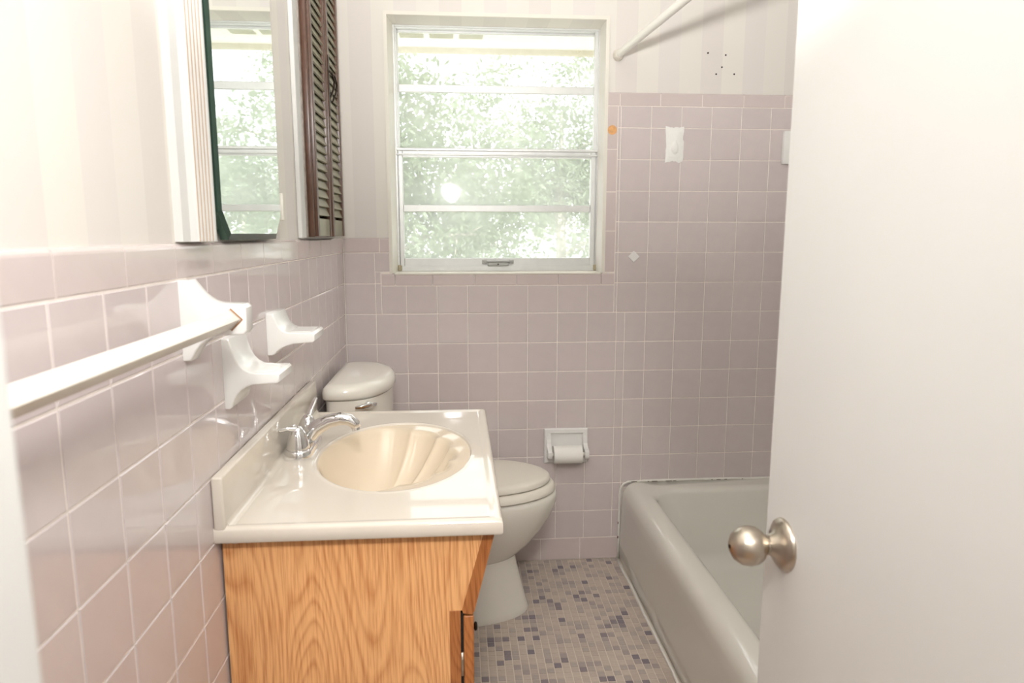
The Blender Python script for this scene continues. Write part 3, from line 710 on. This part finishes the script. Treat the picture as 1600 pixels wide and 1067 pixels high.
# ------------------------------------------------------------------ toilet
TY = -0.325
tl = thing('toilet', (0.38, TY, 0), 'off-white toilet with closed lid behind the vanity', 'toilet')
def egg(xb, xf, hw, z, n=56, p=2.0, sq=2.6):
    """plan outline: elliptical front, squarer back"""
    xc = xb + (xf-xb)*0.45; pts = []
    for k in range(n):
        a = 2*math.pi*k/n; c, s = math.cos(a), math.sin(a)
        if c >= 0: pts.append((xc+(xf-xc)*c, TY+hw*s, z))
        else:
            cc, ss = abs(c)**(2/sq), abs(s)**(2/sq)
            pts.append((xc-(xc-xb)*cc, TY+hw*math.copysign(ss, s), z))
    return pts
bm = bmesh.new()
loft(bm, [egg(0.09, 0.632, 0.128, 0.0), egg(0.09, 0.634, 0.129, 0.006), egg(0.09, 0.628, 0.126, 0.02), egg(0.10, 0.607, 0.114, 0.10), egg(0.11, 0.590, 0.106, 0.17), egg(0.12, 0.584, 0.104, 0.205)], True, True)
obj('pedestal', bm, 'porcelain', tl, True, 60)
bm = bmesh.new()
loft(bm, [egg(0.13, 0.578, 0.100, 0.190), egg(0.13, 0.592, 0.108, 0.200), egg(0.14, 0.640, 0.132, 0.245), egg(0.15, 0.680, 0.153, 0.295), egg(0.16, 0.707, 0.168, 0.34), egg(0.165, 0.722, 0.176, 0.38), egg(0.168, 0.725, 0.178, 0.405), egg(0.17, 0.722, 0.176, 0.417), egg(0.175, 0.713, 0.168, 0.422)], True, True)
obj('bowl', bm, 'porcelain', tl, True, 60)
bm = bmesh.new()
loft(bm, [egg(0.235, 0.712, 0.168, 0.4245), egg(0.232, 0.720, 0.174, 0.428), egg(0.232, 0.719, 0.173, 0.438), egg(0.235, 0.708, 0.164, 0.450), egg(0.24, 0.695, 0.155, 0.4525)], True, True)
obj('seat', bm, 'seat_plastic', tl, True, 60)
bm = bmesh.new()
loft(bm, [egg(0.225, 0.694, 0.156, 0.4545), egg(0.222, 0.702, 0.162, 0.457), egg(0.222, 0.701, 0.162, 0.468), egg(0.225, 0.692, 0.155, 0.4745), egg(0.24, 0.67, 0.138, 0.4775), egg(0.30, 0.58, 0.08, 0.479)], True, True)
obj('seat_lid', bm, 'seat_plastic', tl, True, 60)
bm = bmesh.new(); box(bm, 0.06, 0.24, TY-0.11, TY+0.11, 0.20, 0.424, 0.02, 3); obj('neck', bm, 'porcelain', tl, True, 50)
def dee(x0, xf, hw, z, n=48, r=0.028, yc=None):
    """flat back at x0, bowed front"""
    yc = TY-0.022 if yc is None else yc
    pts = [(x0, yc+hw-r, z), (x0, yc-hw+r, z)]
    for k in range(1, 5):
        a = math.pi/2*k/5; pts.append((x0+r-r*math.cos(a), yc-hw+r-r*math.sin(a), z))
    for k in range(n-10):
        a = -math.pi/2 + math.pi*k/(n-11); pts.append((x0+r+(xf-x0-r)*math.cos(a)**0.72 if math.cos(a) > 1e-6 else x0+r, yc+hw*math.sin(a), z))
    for k in range(4, 0, -1):
        a = math.pi/2*k/5; pts.append((x0+r-r*math.cos(a), yc+hw-r+r*math.sin(a), z))
    return pts
bm = bmesh.new(); loft(bm, [dee(0.022, 0.185, 0.190, 0.43), dee(0.022, 0.192, 0.200, 0.60), dee(0.022, 0.196, 0.206, 0.782)], True, True); obj('tank', bm, 'porcelain', tl, True, 50)
bm = bmesh.new(); loft(bm, [dee(0.016, 0.199, 0.209, 0.784), dee(0.014, 0.204, 0.214, 0.790), dee(0.014, 0.204, 0.214, 0.806), dee(0.017, 0.200, 0.210, 0.817), dee(0.024, 0.190, 0.200, 0.824), dee(0.04, 0.165, 0.175, 0.8275)], True, True); obj('tank_lid', bm, 'porcelain', tl, True, 60)
bm = bmesh.new()
lx, ly_ = 0.170, -0.455
nrm = Vector((0.62, -0.78, 0)).normalized(); tan = Vector((0.78, 0.62, 0))
base = Vector((0.130, -0.533, 0.766))
tube(bm, [base - tan*0.035 + nrm*0.012, base - tan*0.015 + nrm*0.018, base + tan*0.01 + nrm*0.019, base + tan*0.03 + nrm*0.016], [(0.004, 0.004), (0.006, 0.009), (0.006, 0.013), (0.004, 0.008)], 14)
lathe(bm, [(-0.01, 0.010), (0.014, 0.010)], base + tan*0.012, nrm, 16); obj('flush_lever', bm, 'chrome', tl, True)

# ------------------------------------------------------------------ toilet paper holder
tp = thing('paper_holder', (0.805, -0.01, 0.39), 'white ceramic paper holder set in the back wall tile', 'paper holder')
bm = bmesh.new()
def rect(x0, x1, z0, z1, y): return [(x0, y, z0), (x1, y, z0), (x1, y, z1), (x0, y, z1)]
loft(bm, [rect(0.722, 0.888, 0.396, 0.531, 0.0), rect(0.722, 0.888, 0.396, 0.531, -0.006), rect(0.726, 0.884, 0.400, 0.527, -0.012), rect(0.738, 0.872, 0.412, 0.514, -0.012), rect(0.742, 0.868, 0.416, 0.509, -0.003)], True, True)
obj('frame', bm, 'ceramic', tp)
for s, x in ((-1, 0.740), (1, 0.878)):
    bm = bmesh.new(); prism(bm, [(-0.010, 0.515), (-0.014, 0.49)] + curve((-0.018, 0.475), (-0.030, 0.46), (-0.052, 0.458), 5) + curve((-0.060, 0.452), (-0.062, 0.428), (-0.050, 0.424), 5) + [(-0.030, 0.430), (-0.010, 0.415)], 'x', x-0.008, x+0.008)
    obj('arm', bm, 'ceramic', tp)
bm = bmesh.new(); lathe(bm, [(0, 0.007), (0.128, 0.007)], (0.744, -0.044, 0.441), (1, 0, 0), 16); obj('roller', bm, 'bar_plastic', tp, True, 40)
bm = bmesh.new(); lathe(bm, [(0, 0.018), (0, 0.033), (0.106, 0.033), (0.106, 0.018)], (0.753, -0.046, 0.441), (1, 0, 0), 40)
pr = obj('paper_roll', bm, 'paper', None, True, 40); tag(pr, 'thin white toilet paper roll on its holder', 'paper roll')

# ------------------------------------------------------------------ bathtub
tub = thing('bathtub', (1.4, -0.76, 0), 'off-white enamelled bathtub along the right wall', 'bathtub')
X0, X1, Y0, Y1, RZ = 1.020, XR-0.003, -1.524, -0.004, 0.312
def rrect(x0, x1, y0, y1, r, z, n=10):
    pts = []
    for cx, cy, a0 in ((x1-r[0], y1-r[0], 0), (x0+r[1], y1-r[1], 90), (x0+r[2], y0+r[2], 180), (x1-r[3], y0+r[3], 270)):
        rr = [r[0], r[1], r[2], r[3]][[0, 90, 180, 270].index(a0)]
        for k in range(n): 
            a = math.radians(a0+90*k/(n-1)); pts.append((cx+rr*math.cos(a), cy+rr*math.sin(a), z))
    return pts
def R4(v): return (v, v, v, v)
oc = (0.012, 0.016, 0.016, 0.012)
rings = [rrect(X0+0.004, X1, Y0, Y1, oc, 0.0), rrect(X0, X1, Y0, Y1, oc, 0.012), rrect(X0, X1, Y0, Y1, oc, 0.055), rrect(X0-0.0015, X1, Y0, Y1, oc, 0.062), rrect(X0-0.0015, X1, Y0, Y1, oc, 0.070), rrect(X0+0.001, X1, Y0, Y1, oc, 0.080), rrect(X0+0.004, X1, Y0, Y1, oc, 0.235)]
for k in range(1, 9):
    a = math.pi/2*k/8; r = 0.048
    rings.append(rrect(X0+0.004+r-r*math.cos(a), X1-0.001*k/8, Y0+0.002*k/8, Y1-0.001*k/8, (0.014, 0.022, 0.022, 0.014), RZ-0.055+0.055*math.sin(a)))
ix0, ix1, iy0, iy1 = 1.105, X1-0.055, Y0+0.08, Y1-0.075
rings.append(rrect(ix0-0.012, ix1+0.01, iy0-0.01, iy1+0.012, (0.10, 0.10, 0.13, 0.13), RZ+0.001))
for k in range(1, 7):
    a = math.pi/2*k/6; r = 0.024
    d = r*math.sin(a); rings.append(rrect(ix0-0.012+d, ix1+0.01-d, iy0-0.01+d, iy1+0.012-d*1.2, (0.10, 0.10, 0.13, 0.13), RZ+0.001-r*(1-math.cos(a))))
for q, z in ((0.25, 0.22), (0.5, 0.15), (0.75, 0.085), (0.92, 0.055)):
    rings.append(rrect(ix0+0.012+0.06*q, ix1-0.012-0.05*q, iy0+0.02+0.20*q, iy1-0.02-0.07*q, (0.11, 0.11, 0.14, 0.14), z))
rings.append(rrect(ix0+0.12, ix1-0.11, iy0+0.28, iy1-0.15, R4(0.09), 0.045)); rings.append(rrect(ix0+0.25, ix1-0.25, iy0+0.5, iy1-0.4, R4(0.03), 0.042))
bm = bmesh.new(); loft(bm, rings, True, True); obj('tub_body', bm, 'enamel', tub, True, 70)
# caulk beads
bm = bmesh.new(); rnd = random.Random(5)
pts = [(1.018, -0.004, z) for z in (0.0, 0.07, 0.14, 0.21, 0.26)] + [(1.021, -0.004, 0.285), (1.032, -0.004, 0.303), (1.05, -0.004, 0.312)] + [(1.05+0.07*k, -0.004, 0.3135+rnd.uniform(-.001, .0015)) for k in range(1, 11)]
tube(bm, pts, [0.005+rnd.uniform(-.0008, .0012) for _ in pts], 8); obj('caulk_bead', bm, 'caulk', tub, True)
bm = bmesh.new(); pts = [(1.014+rnd.uniform(-.003, .002), -0.01-0.1*k, 0.001) for k in range(16)]
tube(bm, pts, 0.005, 8); obj('floor_caulk', bm, 'caulk', tub, True)
bm = bmesh.new()
for k in range(14):
    x = 1.06+rnd.random()*0.45; w = 0.004+rnd.random()*0.014; box(bm, x, x+w, -0.0105, -0.0085, 0.3125, 0.3145)
for k in range(4):
    z = 0.05+rnd.random()*0.1; box(bm, 1.0125, 1.0165, -0.008, -0.006, z, z+0.008)
tag(obj('mould_spots', bm, 'mould', tub), kind='stuff')

# ------------------------------------------------------------------ shower rod
rod = thing('shower_rod', (0.9737, 0, 1.874), 'white shower curtain rod over the bathtub edge', 'shower rod')
d_ = Vector((0.078, -1, 0.0)).normalized(); s_ = Vector((0.9737, 0.004, 1.874))
bm = bmesh.new(); tube(bm, [s_, s_ + d_*0.45, s_+d_*1.0, s_ + d_*1.55], 0.0125, 24); obj('rod', bm, 'rod_white', rod, True, 40)
bm = bmesh.new(); lathe(bm, [(0, 0.019), (0.006, 0.019), (0.016, 0.0165), (0.022, 0.0135)], s_, d_, 28); obj('end_cap', bm, 'seat_plastic', rod, True, 40)

# ------------------------------------------------------------------ marks and fixtures on the back wall tile
def plaster_patch(name, cx, cz, w, h, label, seed, cat):
    t = thing(name, (cx, 0, cz-h/2), label, cat); rnd = random.Random(seed)
    bm = bmesh.new(); pts = []
    for k in range(40):
        a = 2*math.pi*k/40; c, s = math.cos(a), math.sin(a); q = max(abs(c), abs(s)); j = 1+rnd.uniform(-.06, .07)
        pts.append((cx+w/2*c/q*j, cz+h/2*s/q*j))
    loft(bm, [[(p[0], 0.0, p[1]) for p in pts], [(p[0], -0.0015, p[1]) for p in pts], [(cx+(p[0]-cx)*0.9, -0.003, cz+(p[1]-cz)*0.93) for p in pts]])
    obj('plaster', bm, 'spackle', t, True, 40)
    return t
pt = plaster_patch('plastered_plate', 1.186, 1.572, 0.064, 0.120, 'white plastered plate with a raised oval on the tub wall', 2, 'wall plate')
bm = bmesh.new(); box(bm, 1.166, 1.207, -0.0055, -0.002, 1.527, 1.617, 0.0015); obj('plate', bm, 'spackle', pt, True, 40)
bm = bmesh.new(); rings = []
for s, y in ((1, -0.005), (0.92, -0.009), (0.6, -0.011), (0.2, -0.0115)):
    rings.append([(1.187+0.012*s*math.cos(2*math.pi*k/28)*(1.0-0.35*math.sin(2*math.pi*k/28)), y, 1.563+0.025*s*math.sin(2*math.pi*k/28)) for k in range(28)])
loft(bm, rings, False, True); obj('oval_boss', bm, 'spackle', pt, True)
hp = thing('soap_holder_plate', (1.612, 0, 1.506), 'white ceramic holder plate half hidden by the door edge', 'wall plate')
bm = bmesh.new(); box(bm, 1.583, 1.645, -0.020, 0.0, 1.506, 1.623, 0.004, 2); obj('plate', bm, 'ceramic', hp, True, 40)
bm = bmesh.new(); lathe(bm, [(0, 0.0165), (0.0008, 0.0165), (0.0012, 0.014)], (0.9585, -0.0002, 1.6205), (0, -1, 0), 22); o = obj('wood_plug', bm, 'anchor_orange', None, True, 30); tag(o, 'round orange plugged hole in the tile beside the window', 'plug')
bm = bmesh.new(); q = 0.0215
loft(bm, [[(1.0482+a*q, 0.0, 1.173+b*q) for a, b in ((-1, 0), (0, -1), (1, 0), (0, 1))], [(1.0482+a*q, -0.003, 1.173+b*q) for a, b in ((-1, 0), (0, -1), (1, 0), (0, 1))], [(1.0482+a*q*.88, -0.004, 1.173+b*q*.88) for a, b in ((-1, 0), (0, -1), (1, 0), (0, 1))]])
o = obj('diamond_tile', bm, 'ceramic'); tag(o, 'small white diamond stuck on the mauve tile', 'tile')
# screw holes in the paper
bm = bmesh.new()
for x, z in ((1.298, 1.889), (1.363, 1.883), (1.351, 1.842), (1.331, 1.818), (1.397, 1.819)):
    lathe(bm, [(0, 0.0032), (0.0006, 0.0032)], (x, TH, z), (0, -1, 0), 8)
obj('screw_holes', bm, 'black_gap', wall_back)

# ------------------------------------------------------------------ door
DX_, DL = 0.803, -1.680
door = thing('door_1', (DX_+0.017, YF, 0.01), 'white flat slab door open against the tub side', 'door', kind='structure')
bm = bmesh.new(); box(bm, DX_, DX_+0.035, YF+0.005, DL, 0.012, 2.03, 0.0015)
obj('door_slab', bm, 'white_paint', door)
kz, ky = 0.879, DL-0.050
kn = bmesh.new(); lathe(kn, [(0, 0.0320), (0.002, 0.0320), (0.005, 0.0305), (0.009, 0.0240), (0.013, 0.0150), (0.020, 0.0125), (0.021, 0.0108), (0.023, 0.0108), (0.024, 0.0125), (0.026, 0.0140), (0.030, 0.0190), (0.037, 0.0232), (0.046, 0.0243), (0.055, 0.0222), (0.063, 0.0162), (0.0675, 0.0080), (0.0685, 0.001)], (DX_, ky, kz), (-1, 0, 0), 48)
knob = obj('door_knob', kn, 'nickel', door, True, 50); tag(knob, 'brushed nickel door knob with round rosette')
bm = bmesh.new(); lathe(bm, [(0, 0.0035), (0.001, 0.0035)], (DX_-0.0088, ky-0.012, kz-0.012), (-1, 0, 0), 10); obj('rosette_screw', bm, 'dark_metal', knob)
bm = bmesh.new(); lathe(bm, [(0, 0.0025), (0.001, 0.0025)], (DX_-0.0680, ky, kz), (-1, 0, 0), 10); obj('knob_pin', bm, 'dark_metal', knob)

# ------------------------------------------------------------------ added fill lamp in the unseen hallway
def dome(loc, r, label):
    t = thing('hall_fill_lamp', loc, label, 'fill lamp', None)
    bm = bmesh.new(); lathe(bm, [(0, r*1.05), (-0.02, r*1.05), (-0.022, r*0.9)], loc, (0, 0, 1), 32); obj('fill_lamp_base', bm, 'white_paint', t, True, 40)
    bm = bmesh.new(); lathe(bm, [(-0.02, r), (-0.04, r*0.97), (-0.07, r*0.8), (-0.09, r*0.5), (-0.098, 0.001)], loc, (0, 0, 1), 32); obj('fill_lamp_shade', bm, 'fill_lamp_glow', t, True)
    return t
dome((0.5, -3.2, ZC), 0.17, 'added white dome fill lamp in the unseen hallway behind the viewer')
